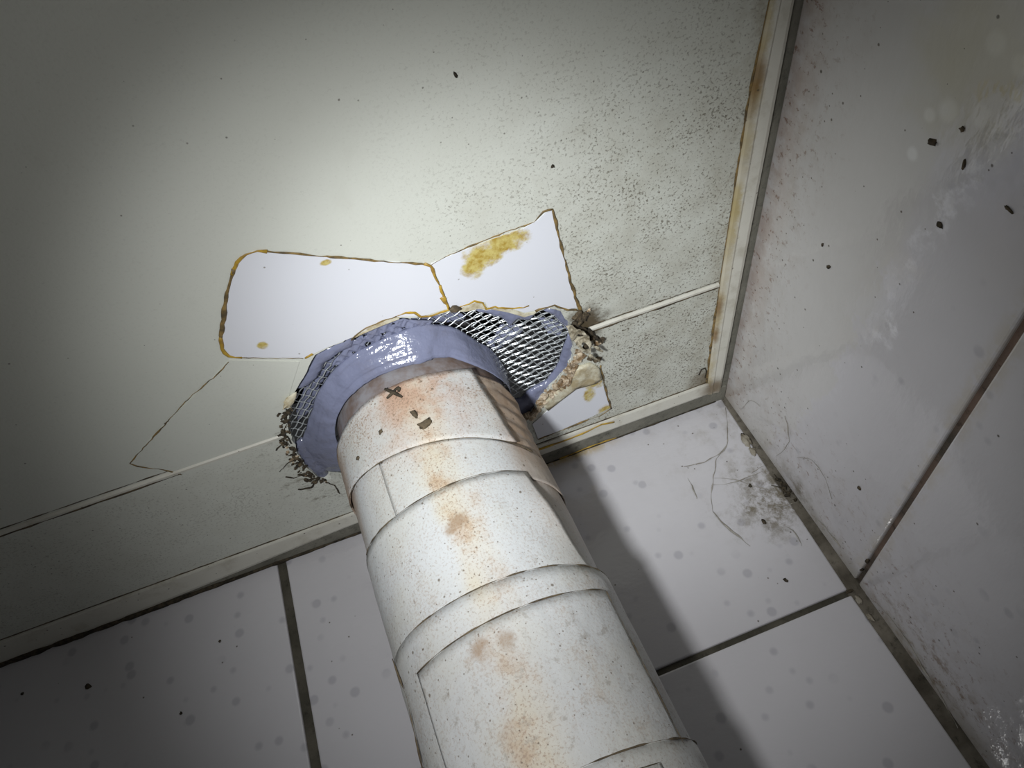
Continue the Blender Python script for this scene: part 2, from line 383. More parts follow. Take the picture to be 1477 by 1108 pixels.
def mat_wrap(name, tint=(0.595, 0.61, 0.61), brown=0.0):
    g = G(name)
    ax = g.sub(g.x, PC0.x); ay = g.sub(g.y, PC0.y)
    az = g.math('ARCTAN2', ax, g.mul(ay, -1.0))                      # radians, 0 faces -y
    P = g.vec(g.mul(az, 0.055), 0.0, g.z)
    base = g.mix(g.noise(18, 3, 0.5, P), tint, tuple(q*0.93 for q in tint))
    fine = g.noise(330, 4, 0.7, P); mid = g.noise(48, 5, 0.7, P); wide = g.noise(20, 3, 0.6, P)
    # rust-coloured dust: strongest near the top, and a streak that runs down the front
    topm = g.ss(g.z, -0.15*S, -0.04*S)
    az0 = math.radians
    band = g.mul(g.ss(az, az0(-42), az0(-12)), g.ss(az, az0(40), az0(8)))
    dust = g.mul(g.mul(topm, g.add(band, 0.12)), g.ss(mid, 0.30, 0.62))
    streak = g.mul(g.ss(g.math('ABSOLUTE', g.add(az, g.mul(g.sub(wide, 0.5), 0.5))), 0.26, 0.04), g.ss(g.noise(16, 4, 0.6, g.vmul(P, (1, 1, 0.45))), 0.36, 0.62))
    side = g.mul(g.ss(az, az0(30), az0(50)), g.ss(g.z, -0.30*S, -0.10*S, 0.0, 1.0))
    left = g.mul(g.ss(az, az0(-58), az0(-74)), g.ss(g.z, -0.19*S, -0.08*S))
    c = g.mix(g.mul(g.ss(wide, 0.40, 0.65), 0.45), base, (0.55, 0.54, 0.47))
    c = g.mix(g.mul(streak, 0.50), c, (0.60, 0.50, 0.31))
    c = g.mix(g.mul(g.mul(streak, g.ss(mid, 0.46, 0.64)), 0.75), c, (0.44, 0.27, 0.13))
    c = g.mix(g.mul(dust, 0.90), c, (0.50, 0.33, 0.235))
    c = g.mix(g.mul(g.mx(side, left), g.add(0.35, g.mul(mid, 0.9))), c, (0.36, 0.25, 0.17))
    c = g.mix(g.mul(g.ss(mid, 0.55, 0.72), g.mul(g.ss(g.z, -0.2*S, -0.3*S), 0.45)), c, (0.47, 0.39, 0.30))
    c = g.mix(g.mul(g.ss(mid, 0.30, 0.70), min(1.0, brown*2.4)), c, (0.30, 0.205, 0.135)) if brown else c
    dn = g.add(0.09, g.add(g.mul(topm, 0.16), g.mul(g.ss(g.noise(13, 3, 0.6, P), 0.34, 0.62), 0.34)))
    s0 = g.mul(g.ss(g.add(g.noise(820, 3, 0.75, P), g.mul(g.sub(mid, 0.5), 0.28)), 0.515, 0.62), g.add(0.46, g.mul(g.mx(topm, streak), 0.60)))
    c = g.mix(g.mul(s0, 0.80), c, (0.32, 0.22, 0.15))
    lowm = g.ss(g.z, -0.22*S, -0.32*S)
    c = g.mix(g.mul(g.mul(g.ss(g.noise(150, 5, 0.7, P), 0.55, 0.67), lowm), 0.55), c, (0.27, 0.24, 0.20))
    c = g.mix(g.mul(lowm, 0.16), c, (0.42, 0.40, 0.38))
    c = g.mix(g.mul(g.ss(g.noise(190, 5, 0.8, P), 0.600, 0.69), g.ss(g.noise(17, 3, 0.6, P), 0.36, 0.58, 0.2, 0.9)), c, (0.15, 0.105, 0.07))
    c = g.mix(g.mul(g.specks(620, 0.30, dn, P), 0.75), c, (0.12, 0.085, 0.055))
    c = g.mix(g.mul(g.specks(260, 0.24, g.mul(dn, 0.6), P), 0.80), c, (0.13, 0.095, 0.06))
    for (u, v, r) in ((693, 936, 0.0065), (662, 752, 0.006), (650, 765, 0.004), (731, 925, 0.006), (677, 957, 0.0025), (830, 1050, 0.003)):
        a_, z_ = on_pipe(u, v, 0.0975*S); q = pipe_pt(a_, z_, 0.0975*S)
        c = g.mix(g.ss(g.sub(g.dist(q), g.mul(g.sub(g.noise(210, 4, 0.7), 0.5), r*1.3)), r, r*0.2, 0, 0.75), c, (0.30, 0.20, 0.12))
    g.bump(g.add(g.noise(240, 3, 0.6, P), g.mul(g.noise(40, 2, 0.5, P), 2.0)), 0.0006, 0.5)
    return g.fin(c, 0.50, 0.35)
def mat_simple(name, a, b, scale=60, rough=0.6, spec=0.4, metal=0.0, bs=0, bd=0.0006, lo=0.35, hi=0.65):
    g = G(name)
    c = g.mix(g.ss(g.noise(scale, 4, 0.65), lo, hi), a, b)
    if bs: g.bump(g.noise(bs, 3, 0.6), bd, 0.7)
    return g.fin(c, rough, spec, metal)
def mat_sealant():
    g = G('lilac_sealant')
    c = g.mix(g.noise(40, 3), (0.185, 0.20, 0.295), (0.26, 0.28, 0.40))
    c = g.mix(g.mul(g.ss(g.noise(55, 4, 0.7), 0.50, 0.74), 0.6), c, (0.20, 0.20, 0.26))
    c = g.mix(g.mul(g.ss(g.x, -0.475*S, -0.515*S), 0.6), c, (0.15, 0.16, 0.22))
    ax = g.sub(g.x, PC0.x); ay = g.sub(g.y, PC0.y); rr = g.math('SQRT', g.add(g.mul(ax, ax), g.mul(ay, ay)))
    ring = g.noise(260, 3, 0.6, g.vec(rr, g.mul(g.math('ARCTAN2', ax, ay), 0.012), 0.0))
    g.bump(g.add(g.add(g.noise(110, 3, 0.55), g.mul(g.noise(420, 2), 0.25)), g.mul(ring, 0.5)), 0.0015, 0.65)
    g.b.inputs['Subsurface Weight'].default_value = 0.0
    return g.fin(c, 0.17, 0.5)
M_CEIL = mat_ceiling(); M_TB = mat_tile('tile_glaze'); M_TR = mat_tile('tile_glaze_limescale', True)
M_GROUT = mat_grout('dark_grout', (0.060, 0.056, 0.042), (0.115, 0.105, 0.082))
M_GROUTR = mat_grout('brown_grout', (0.085, 0.075, 0.06), (0.20, 0.14, 0.11))
M_CORNER = mat_grout('corner_grout', (0.070, 0.060, 0.045), (0.20, 0.18, 0.145))
M_GAP = mat_grout('grey_filler', (0.17, 0.165, 0.135), (0.25, 0.24, 0.20))
M_TRIM = mat_trim('trim_plastic'); M_TRIMR = mat_trim('trim_plastic_stained', True)
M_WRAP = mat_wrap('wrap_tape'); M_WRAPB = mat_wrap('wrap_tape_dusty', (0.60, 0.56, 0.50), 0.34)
M_BAND = mat_simple('grimy_pipe', (0.30, 0.29, 0.30), (0.18, 0.125, 0.095), 45, 0.32, 0.5, bs=160)
M_SEAL = mat_sealant()
M_WIRE = mat_simple('galvanised_wire', (0.72, 0.76, 0.78), (0.86, 0.90, 0.91), 200, 0.30, 0.5, 0.65)
M_GLUE = mat_simple('amber_glue', (0.56, 0.36, 0.04), (0.33, 0.20, 0.04), 130, 0.40, 0.5)
M_GLUED = mat_simple('dark_glue', (0.30, 0.20, 0.07), (0.10, 0.075, 0.04), 210, 0.55, 0.4)
M_PALE = mat_simple('pale_board_edge', (0.74, 0.71, 0.56), (0.46, 0.38, 0.23), 110, 0.6, 0.3, bs=200)
M_FOAM = mat_simple('crumbly_filler', (0.66, 0.56, 0.42), (0.22, 0.14, 0.07), 230, 0.9, 0.2, bs=500, bd=0.001)
M_DIRT_SHADE = mat_simple('dark_dirt_shade', (0.030, 0.026, 0.020), (0.085, 0.068, 0.045), 300, 0.9, 0.2)  # dirt, plus painted shade under tape edges and round the flake
M_GRIME = mat_simple('grime', (0.15, 0.115, 0.07), (0.06, 0.047, 0.032), 160, 0.8, 0.25)
M_WEB = mat_simple('dusty_web', (0.42, 0.40, 0.36), (0.28, 0.26, 0.22), 120, 0.95, 0.1)
M_FLAKE = mat_simple('torn_flake', (0.62, 0.57, 0.44), (0.17, 0.14, 0.09), 190, 0.85, 0.2, bs=400)
M_CAULK = mat_simple('beige_caulk', (0.36, 0.33, 0.27), (0.20, 0.17, 0.125), 90, 0.5, 0.4)
M_VOID = mat_simple('light_block_black', (0.015, 0.015, 0.016), (0.02, 0.02, 0.02), 8, 0.95, 0.1)

# ------------------------------------------------------------------ the setting
# hole through the ceiling board
hole_px = [(460,692),(445,679),(432,660),(421,636),(416,618.6),(416,601),(421,575),(434,551),(454,512.5),(471,504),(501,489),(518,479.5),(542,470),(569.5,459),(602,458),(640,452.5),(661,447.5),(702,446.6),(730,446.6),(756,454),(773,451),(790.6,444.4),(808,450),(821,465),(825,491),(827.5,512.7),(816.6,536.5),(799,554),(782,573),(771,590.6),(760,606)]
HOLE = [on_ceil(u, v).to_2d() for u, v in hole_px]
for k in range(1, 12):
    a = math.radians(36.5 + (157 - 36.5) * k / 12); HOLE.append(PC0 + Vector((math.cos(a), math.sin(a))) * 0.134 * S)
HOLE = densify([(p.x, p.y) for p in HOLE], 0.0035, 0.0014)
SEAM = -0.2265 * S; X0, Y0 = -1.35*S, -1.30*S
def split(poly, y, keep_low):
    out = []; n = len(poly)
    for i in range(n):
        a, b = poly[i], poly[(i+1) % n]; ia = (a[1] < y) == keep_low; ib = (b[1] < y) == keep_low
        if ia: out.append((a[0], a[1]))
        if ia != ib:
            t = (y - a[1])/(b[1]-a[1]); out.append((a[0] + t*(b[0]-a[0]), y))
    return out
def rotate_to(poly, test):
    for i in range(len(poly)):
        if test(poly[i-1], poly[i]): return poly[i:] + poly[:i]
    return poly
ceil = empty('ceiling', (-0.6*S, -0.6*S, 0)); tag(ceil, kind='structure')
g2 = 0.0022*S/0.55
low = split(HOLE, SEAM - g2, True)
low = rotate_to(low, lambda p, q: abs(p[1]-(SEAM-g2)) < 1e-7 and abs(q[1]-(SEAM-g2)) < 1e-7)
if low[0][0] > low[-1][0]: low.reverse()
polyA = [(X0, SEAM-g2)] + low + [(-0.010*S, SEAM-g2), (-0.010*S, Y0), (X0, Y0)]
hi = split(HOLE, SEAM + g2, False)
hi = rotate_to(hi, lambda p, q: abs(p[1]-(SEAM+g2)) < 1e-7 and abs(q[1]-(SEAM+g2)) < 1e-7)
if hi[0][0] > hi[-1][0]: hi.reverse()
polyB = [(X0, SEAM+g2)] + hi + [(-0.010*S, SEAM+g2), (-0.010*S, -0.012*S), (X0, -0.012*S)]
TH = 0.006
solid('panel', polyA, M_CEIL, 0.0, TH, ceil)
solid('panel', polyB, M_CEIL, 0.0, TH, ceil)
xl = min(p[0] for p in low) ; xr = max(p[0] for p in low)
for (a, b) in ((X0, xl - 0.004), (xr + 0.012, -0.036*S)):
    V, Fc = [], []
    prof = [(-0.0030, 0.002), (-0.0016, -0.0004), (-0.0009, -0.0009), (0.0004, -0.0009), (0.0011, -0.0004), (0.0013, 0.002)]
    n = 24
    for i in range(n+1):
        x = a + (b-a)*i/n
        for (py, pz) in prof: V.append((x, SEAM + py*1.05, pz*1.5))
    for i in range(n):
        for k in range(5): Fc.append([i*6+k, i*6+k+1, i*6+k+7, i*6+k+6])
    Fc.append(list(range(6))); Fc.append([n*6+k for k in range(6)][::-1])
    mesh('seam_strip', V, Fc, M_TRIM, ceil)
    for off, rr in ((-0.0033, 0.00060), (0.0026, 0.00085)):
        pts = []; rad = []
        for i in range(61):
            x = a + (b-a)*i/60; pts.append((x, SEAM + off + 0.0003*n3((x, off*100, 0), 200), 0.0001)); rad.append(max(0.0001, rr*(0.8 + 0.9*n3((x, off*50, 3), 120))))
        tube('grime_or_shade_line', pts, rad, M_GRIME, ceil, 5, 0.5, (0, 0, 1))

# walls: grout bed with the tiles standing proud of it
wb = box('wall_back', (-1.45*S, 0.0022, -1.25*S), (0.03, 0.03, 0.02), M_GROUT); tag(wb, kind='structure')
wr = box('wall_right', (0.0024, -1.35*S, -1.25*S), (0.03, 0.0022, 0.02), M_GROUTR); tag(wr, kind='structure')
def tiles(cols, rows, wall, mat, back):
    for (a0, a1) in cols:
        for (z0, z1) in rows:
            if back: box('tile', (a0*S, 0.0, z0*S), (a1*S, 0.006, z1*S), mat, wall, 0.0011, 2)
            else: box('tile', (0.0, a0*S, z0*S), (0.006, a1*S, z1*S), mat, wall, 0.0011, 2)
tiles([(-0.6135, -0.0122), (-1.2245, -0.6245), (-1.44, -1.2335)], [(-0.2925, 0.002), (-0.589, -0.2992), (-0.8855, -0.596), (-1.18, -0.892)], wb, M_TB, True)
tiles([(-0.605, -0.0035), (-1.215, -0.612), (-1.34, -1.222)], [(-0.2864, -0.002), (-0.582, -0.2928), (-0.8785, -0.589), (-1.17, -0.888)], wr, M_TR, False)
for t in wb.children:                       # this tile was set out of square: its edge runs into the corner at the top
    if t.name.startswith('tile') and abs(t.location.x + wb.location.x - -0.31285*S) < 0.002 and t.location.z + wb.location.z > -0.2*S:
        for v in t.data.vertices:
            if v.co.x > 0: v.co.x += 0.0085*S*max(0.0, min(1.0, (v.co.z + 0.147*S)/(0.294*S)))
# corner grout and caulk
V, Fc = [], []; n = 120
for i in range(n+1):
    z = -1.2*S*i/n
    wv = 0.0006*n3((0.3, z, 0), 90)
    for (x, y) in ((-0.0142*S + wv, 0.0035), (-0.0138*S + wv, 0.0008), (-0.007*S, 0.0006 + 0.3*wv), (-0.0012, -0.0001 + wv), (0.0008, -0.0012 + wv), (0.003, -0.001), (0.003, 0.004)): V.append((x, y, z))
for i in range(n):
    for k in range(6): Fc.append([i*7+k, i*7+k+1, i*7+k+8, i*7+k+7])
mesh('corner_grout', V, Fc, M_CORNER, wb, smooth=True)
def caulk(u0, v0, sx, sz, seed):
    p = on_back(u0, v0, -0.0006); V, Fc = lump_geo(p, (sx*0.6, 0.0006, sz*0.55), seed, 0.5, 3, 0.0); o = mesh('caulk_blob', V, Fc, M_CAULK, wb, smooth=True); return o
o = caulk(1077, 636, 0.0042, 0.011, 3); o['label'] = 'beige caulk blob beside the corner joint'
caulk(1086, 651, 0.0035, 0.006, 5); caulk(1239, 866, 0.003, 0.0045, 8); caulk(1255, 890, 0.0026, 0.004, 11)
# dirt pocket in the joints
for (fn, u, v, s) in ((on_back, 1227, 853, (0.0030, 0.0012, 0.0011)), (on_right, 1243, 822, (0.0010, 0.0024, 0.0012)), (on_right, 1251, 809, (0.0010, 0.0036, 0.0015))):
    V, Fc = lump_geo(fn(u, v, 0.0006), s, u, 0.5, 1, 0.0); mesh('dirt_pocket', V, Fc, M_DIRT_SHADE, wb if fn is on_back else wr)

# trims: plastic flange on the ceiling edge, grey filler behind it
def lerp_tab(tab, x):
    if x <= tab[0][0]: return tab[0][1]
    for (a, b), (c, d) in zip(tab, tab[1:]):
        if x <= c: return b + (d-b)*(x-a)/(c-a)
    return tab[-1][1]
backedge = [(-1.35, -0.0030), (-0.95, -0.0040), (-0.795, -0.0050), (-0.655, -0.0140), (-0.533, -0.0235), (-0.40, -0.0255), (-0.167, -0.0245), (0.0, -0.0235)]
def trim_back():
    V, Fc = [], []; n = 80
    for i in range(n+1):
        x = X0 + (-0.0095*S - X0)*i/n
        e = lerp_tab(backedge, x/S)*S; f = -0.0463*S; mid = f + (e-f)*0.86
        if x > -0.030*S: f = max(f, -0.0463*S)
        for (y, z) in ((f, 0.0012), (f, -0.0012), (f+0.0012, -0.0017), (mid, -0.0024), (e, -0.0019), (e, 0.0012)): V.append((x, y, z))
    for i in range(n):
        for k in range(6): Fc.append([i*6+k, i*6+(k+1) % 6, (i+1)*6+(k+1) % 6, (i+1)*6+k])
    Fc.append(list(range(6))[::-1]); Fc.append([n*6+k for k in range(6)])
    t = mesh('trim_1', V, Fc, M_TRIM); tag(t, kind='structure')
    V, Fc = [], []
    for i in range(n+1):
        x = X0 + (0.0 - X0)*i/n; e = lerp_tab(backedge, x/S)*S - 0.0015
        for (y, z) in ((e, 0.0025), (e, -0.0016), (e*0.4, -0.0016 + 0.0005*n3((x, 0, 0), 60)), (0.003, -0.0020 + 0.0008*n3((x, 3, 0), 80)), (0.003, 0.0025)): V.append((x, y, z))
    for i in range(n):
        for k in range(5): Fc.append([i*5+k, i*5+(k+1) % 5, (i+1)*5+(k+1) % 5, (i+1)*5+k])
    mesh('filler_strip', V, Fc, M_GAP, t)
    for (off, rr, zz) in ((-0.0464*S - 0.0004, 0.0006, 0.0), ):
        pts = []; rad = []
        for i in range(121):
            x = X0 + (-0.03*S - X0)*i/120
            pts.append((x, off + 0.0004*n3((x, 7, 0), 180), zz)); rad.append(max(0.0002, rr*(0.9 + 1.1*n3((x, 2, 0), 140))))
        tube('grime_or_shade_line', pts, rad, M_GRIME, t, 5, 0.6, (0, 0, 1))
    pts = []; rad = []
    for i in range(161):
        x = X0 + (-0.014*S - X0)*i/160; k = max(0.0, min(1.0, (-0.45 - x/S)/0.35))
        pts.append((x, -0.0006 - 0.0007*k, -0.0022)); rad.append(max(0.0003, (0.0006 + 0.0018*k)*(1.0 + 0.9*n3((x, 5, 0), 110))))
    tube('grime_or_shade_line', pts, rad, M_DIRT_SHADE, t, 6, 0.7, (0, 0, 1))
    # amber glue dribbled along the flange
    for pl, rr in (([(768, 652), (800, 641), (840, 626), (868, 612), (886, 609)], 0.0011), ([(779, 676), (810, 661), (850, 645), (880, 634), (900, 629)], 0.0010)):
        P = densify([on_ceil(u, v, -0.0022) for u, v in pl], 0.004, 0.0006, False); tube('glue_bead', P, [rr*(0.8 + 0.7*n3(p, 120)) for p in P], M_GLUE, t, 6, 0.45, (0, 0, 1))
    return t
trim_back()
def trim_right():
    V, Fc = [], []; n = 70
    fe = [(-1.3, -0.040), (-0.62, -0.034), (-0.534, -0.0300), (-0.454, -0.0345), (-0.25, -0.0345), (-0.1, -0.0315), (-0.0336, -0.0290), (0, -0.029)]
    for i in range(n+1):
        y = Y0 + (-0.0225*S - Y0)*i/n; f = lerp_tab(fe, y/S)*S; e = -0.0098*S
        for (x, z) in ((f, 0.0012), (f, -0.0008), (f+0.0010, -0.0018), (f + (e-f)*0.35, -0.0026), (f + (e-f)*0.45, -0.0020), (f + (e-f)*0.85, -0.0030), (e, -0.0024), (e, 0.0012)): V.append((x, y, z))
    for i in range(n):
        for k in range(8): Fc.append([i*8+k, i*8+(k+1) % 8, (i+1)*8+(k+1) % 8, (i+1)*8+k])
    Fc.append(list(range(8))[::-1]); Fc.append([n*8+k for k in range(8)])
    t = mesh('trim_2', V, Fc, M_TRIMR); tag(t, kind='structure')
    V, Fc = [], []
    for i in range(n+1):
        y = Y0 + (-0.001 - Y0)*i/n
        for (x, z) in ((-0.0104*S, 0.0025), (-0.0102*S, -0.0005), (-0.004*S, -0.0002 + 0.0006*n3((0, y, 0), 70)), (0.003, -0.0007), (0.003, 0.0025)): V.append((x, y, z))
    for i in range(n):
        for k in range(5): Fc.append([i*5+k, i*5+(k+1) % 5, (i+1)*5+(k+1) % 5, (i+1)*5+k])
    mesh('filler_strip', V, Fc, M_GAP, t)
    pts = []; rad = []
    for i in range(141):
        y = Y0 + (-0.04*S - Y0)*i/140; hot = 1.0 if y > -0.19*S else (0.7 if -0.50*S < y < -0.36*S else 0.25)
        pts.append((lerp_tab(fe, y/S)*S - 0.0003 + 0.0004*n3((0, y, 0), 200), y, -0.0002)); rad.append(max(0.0002, 0.0012*hot*(0.9 + 1.2*n3((1, y, 0), 130))))
    tube('glue_bead', pts, rad, M_GLUED, t, 6, 0.5, (0, 0, 1))
    return t
trim_right()
sl = box('light_block_slab', (X0, Y0, 0.16), (0.03, 0.03, 0.18), M_VOID); tag(sl, kind='structure')  # unseen slab added over the hole to keep world light out

# ------------------------------------------------------------------ the waste pipe and its tape wraps
pipe = empty('waste_pipe', (PC0.x, PC0.y, -1.2*S))
tag(pipe, 'white tape-wrapped waste pipe with rusty dust rising through the ceiling hole', 'pipe')
def shell(name, az0, az1, ztop, zbot, r, th, mat, lift=None, naz=72, nz=14, wob=0.0003, seed=0.0, rtop=0.0):
    """a strip of tape on the pipe; ztop / zbot / az1 may be functions; lift raises the right-hand edge"""
    zt = ztop if callable(ztop) else (lambda a: ztop); zb = zbot if callable(zbot) else (lambda a: zbot)
    full = (az1 - az0) >= 359.9 if not callable(az1) else False
    V, Fc = [], []
    for j in range(nz+1):
        t = j/nz
        for i in range(naz+1):
            s = i/naz
            zm = zt(0)*(1-t) + zb(0)*t
            a1 = az1(zm) if callable(az1) else az1
            a = az0 + (a1 - az0)*s; z = zt(a)*(1-t) + zb(a)*t
            rr = r + wob*n3((math.sin(math.radians(a))*0.05, math.cos(math.radians(a))*0.05, z), 40, seed) + wob*0.6*n3((a*0.002, z, 0), 120, seed)
            if rtop: rr += rtop*math.exp(-((z - zt(a))/0.006)**2)
            if lift: rr += lift(s, t)
            V.append(pipe_pt(a, z, rr))
    m = naz+1; n = len(V)
    V += [pipe_pt(*(lambda p: (math.degrees(math.atan2(p.x - pipe_axis(p.z).x, -(p.y - pipe_axis(p.z).y))), p.z, (p.to_2d() - pipe_axis(p.z)).length - th))(p)) for p in V]
    for j in range(nz):
        for i in range(naz):
            q = [j*m+i, j*m+i+1, (j+1)*m+i+1, (j+1)*m+i]; Fc.append(q); Fc.append([k+n for k in reversed(q)])
    for i in range(naz):
        Fc.append([i+1, i, i+n, i+1+n]); b = nz*m; Fc.append([b+i, b+i+1, b+i+1+n, b+i+n])
    if not full:
        for j in range(nz):
            Fc.append([j*m, (j+1)*m, (j+1)*m+n, j*m+n]); Fc.append([(j+1)*m+naz, j*m+naz, j*m+naz+n, (j+1)*m+naz+n])
    return mesh(name, V, Fc, mat, pipe, smooth=True)
R0 = 0.0955*S
shell('pipe_body', 0, 360, 0.12, -1.2*S, R0 - 0.0016, 0.003, M_BAND, nz=10)['label'] = 'grimy grey pipe end under the sealant'
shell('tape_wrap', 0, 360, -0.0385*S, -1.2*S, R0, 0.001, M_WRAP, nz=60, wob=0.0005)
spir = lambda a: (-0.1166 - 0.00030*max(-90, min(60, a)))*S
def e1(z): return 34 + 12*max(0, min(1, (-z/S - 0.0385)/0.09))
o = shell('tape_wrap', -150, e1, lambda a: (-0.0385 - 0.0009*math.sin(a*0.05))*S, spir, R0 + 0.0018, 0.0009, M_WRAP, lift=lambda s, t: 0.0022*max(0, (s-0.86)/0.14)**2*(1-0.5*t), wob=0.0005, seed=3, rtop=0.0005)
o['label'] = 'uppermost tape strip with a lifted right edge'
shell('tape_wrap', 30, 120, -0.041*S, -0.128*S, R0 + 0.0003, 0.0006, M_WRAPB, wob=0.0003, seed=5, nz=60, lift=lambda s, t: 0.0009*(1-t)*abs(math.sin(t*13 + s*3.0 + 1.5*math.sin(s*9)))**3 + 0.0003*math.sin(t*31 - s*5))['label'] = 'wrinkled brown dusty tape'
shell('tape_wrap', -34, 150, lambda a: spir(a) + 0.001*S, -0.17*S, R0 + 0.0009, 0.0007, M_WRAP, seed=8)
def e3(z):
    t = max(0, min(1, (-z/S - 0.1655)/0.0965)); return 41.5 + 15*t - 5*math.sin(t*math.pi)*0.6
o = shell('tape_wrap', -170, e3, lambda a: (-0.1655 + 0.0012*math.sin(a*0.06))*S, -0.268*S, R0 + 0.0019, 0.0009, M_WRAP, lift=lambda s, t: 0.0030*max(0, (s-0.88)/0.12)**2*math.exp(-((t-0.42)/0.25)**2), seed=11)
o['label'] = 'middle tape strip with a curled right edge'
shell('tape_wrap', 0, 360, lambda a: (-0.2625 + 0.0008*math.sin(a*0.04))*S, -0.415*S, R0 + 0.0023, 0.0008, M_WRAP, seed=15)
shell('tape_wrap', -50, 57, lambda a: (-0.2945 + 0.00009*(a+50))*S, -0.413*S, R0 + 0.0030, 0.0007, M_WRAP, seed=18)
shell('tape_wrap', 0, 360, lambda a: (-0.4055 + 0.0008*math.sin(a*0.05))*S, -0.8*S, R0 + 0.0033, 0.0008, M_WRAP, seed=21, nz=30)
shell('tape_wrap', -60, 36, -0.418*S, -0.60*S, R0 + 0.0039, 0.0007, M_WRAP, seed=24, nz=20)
# raised folds at the left silhouette
def grime(azz, r, rr=0.00035, mat=None):
    P = []
    for (a0, z0), (a1, z1) in zip(azz, azz[1:]):
        k = max(2, int(abs(a1-a0)/2 + abs(z1-z0)/0.003))
        for q in range(k): P.append(pipe_pt(a0 + (a1-a0)*q/k, z0 + (z1-z0)*q/k, r))
    P.append(pipe_pt(azz[-1][0], azz[-1][1], r))
    tube('grime_or_shade_line', P, [max(0.00006, 0.62*rr*(0.75 + 1.6*n3(p, 150, azz[0][0]))) for p in P], mat or M_GRIME, pipe, 5)
def arc(a0, a1, f, n=40): return [(a0 + (a1-a0)*i/n, f(a0 + (a1-a0)*i/n)) for i in range(n+1)]
grime(arc(-88, 60, spir), R0 + 0.0014, 0.00042)
grime(arc(-70, 41.5, lambda a: (-0.1648 + 0.0012*math.sin(a*0.06))*S), R0 + 0.0019, 0.00045)
grime(arc(-52, 88, lambda a: (-0.2618 + 0.0008*math.sin(a*0.04))*S), R0 + 0.0023, 0.00045)
grime(arc(-50, 57, lambda a: (-0.2938 + 0.00009*(a+50))*S), R0 + 0.0031, 0.00042)
grime(arc(5, 88, lambda a: (-0.4048 + 0.0008*math.sin(a*0.05))*S), R0 + 0.0033, 0.0006)
grime(arc(18, 36, lambda a: -0.4175*S), R0 + 0.0039, 0.0005)
grime([(57, -0.285*S), (57.5, -0.34*S), (57.2, -0.412*S)], R0 + 0.0031, 0.00042)
grime([(e3(-z*S) , -z*S) for z in (0.168, 0.18, 0.20, 0.22, 0.24, 0.262)], R0 + 0.0006, 0.0006, M_DIRT_SHADE)  # dark line under the curled edge, its gap shade drawn in
grime([(e1(-z*S) + 0.6, -z*S) for z in (0.041, 0.06, 0.08, 0.10, 0.125)], R0 + 0.0009, 0.0010, M_DIRT_SHADE)  # gap shadow of the lifted edge, drawn as a dark line
grime([(-72, -0.262*S), (-66, -0.30*S), (-74, -0.345*S), (-80, -0.36*S)], R0 + 0.0032, 0.0006, M_GRIME)
# specks of dirt stuck to the tape
def fleck(name, label, p, nrm, size, seed, mat=M_DIRT_SHADE, cat='dirt speck', group=None):
    V, Fc = lump_geo((0, 0, 0), size, seed, 0.55, 2, 0.0)
    q = Vector((0, 0, 1)).rotation_difference(Vector(nrm)).to_matrix() @ Matrix.Rotation(seed, 3, 'Z')
    V = [Vector(p) + q @ v for v in V]
    return tag(mesh(name, V, Fc, mat, smooth=True), label, cat, group)
def pipe_n(az): a = math.radians(az); return Vector((math.sin(a), -math.cos(a), 0))
a_, z_ = on_pipe(568, 567, R0 + 0.0018)
parts = []
for (p0, p1, p2) in (((555, 561), (567, 566), (580, 573)), ((558, 575), (567, 566), (573, 559)), ((573, 559), (576, 561), (575, 565))):
    P = [pipe_pt(*on_pipe(u, v, R0 + 0.0026), R0 + 0.0027) for u, v in (p0, p1, p2)]
    P = densify(P, 0.0012, 0.0, False); parts.append(tube_geo(P, [0.0005 + 0.0006*math.sin(math.pi*min(1, (i+0.6)/len(P))) for i in range(len(P))], 6, 0.6, pipe_n(a_)))
V, Fc = join(parts); tag(mesh('twig_fragment', V, Fc, M_DIRT_SHADE, smooth=True), 'dark crossed twig shaped like an X stuck on the top of the pipe', 'debris')
for (u, v, sz, sd, lb) in ((613, 612, (0.0034, 0.0020, 0.0007), 0.3, 'grey-brown dirt scab on the pipe below the X-shaped twig'),
                           (598, 598, (0.0012, 0.0026, 0.0006), 0.2, 'narrow dark dirt scab on the pipe between the X-shaped twig and the larger scab'),
                           (549, 623, (0.0014, 0.0011, 0.0006), 0.9, 'small dark speck on the white left part of the uppermost tape'),
                           (516, 661, (0.0014, 0.0011, 0.0006), 1.9, 'tiny grey speck on the tape near the left edge of the pipe')):
    az, z = on_pipe(u, v, R0 + 0.0022); fleck('dirt_scab', lb, pipe_pt(az, z, R0 + 0.0023), pipe_n(az), sz, sd, M_GRIME)

# ------------------------------------------------------------------ woven wire mesh across the hole
wm = empty('wire_mesh', (PC0.x + 0.05*S, PC0.y - 0.05*S, 0.0065))
tag(wm, 'galvanised woven wire mesh closing the ragged hole round the pipe', 'wire mesh')
def grow(poly, d):
    c = Vector((sum(p[0] for p in poly)/len(poly), sum(p[1] for p in poly)/len(poly))); out = []
    for p in poly:
        v = Vector(p[:2]) - c; out.append(c + v*(1 + d/v.length))
    return out
CLIP = grow(HOLE, 0.005)
def zmesh(x, y):                            # drawn down a little towards the collar
    r = (Vector((x, y)) - PC0).length; return 0.0066
ang2 = [(-0.56, -48), (-0.50, -47), (-0.42, -40), (-0.36, -24), (-0.30, -13), (-0.24, -5), (-0.18, -2)]
ang1 = [(-0.56, 43), (-0.50, 46), (-0.40, 53), (-0.33, 57), (-0.28, 60), (-0.20, 63)]
def curve_of(tab):
    xs = [-0.57*S + i*0.0010 for i in range(int(0.40*S/0.0010))]; ys = [0.0]
    for i in range(1, len(xs)): ys.append(ys[-1] + math.tan(math.radians(lerp_tab(tab, xs[i]/S)))*0.0010)
    return xs, ys
nw = 0
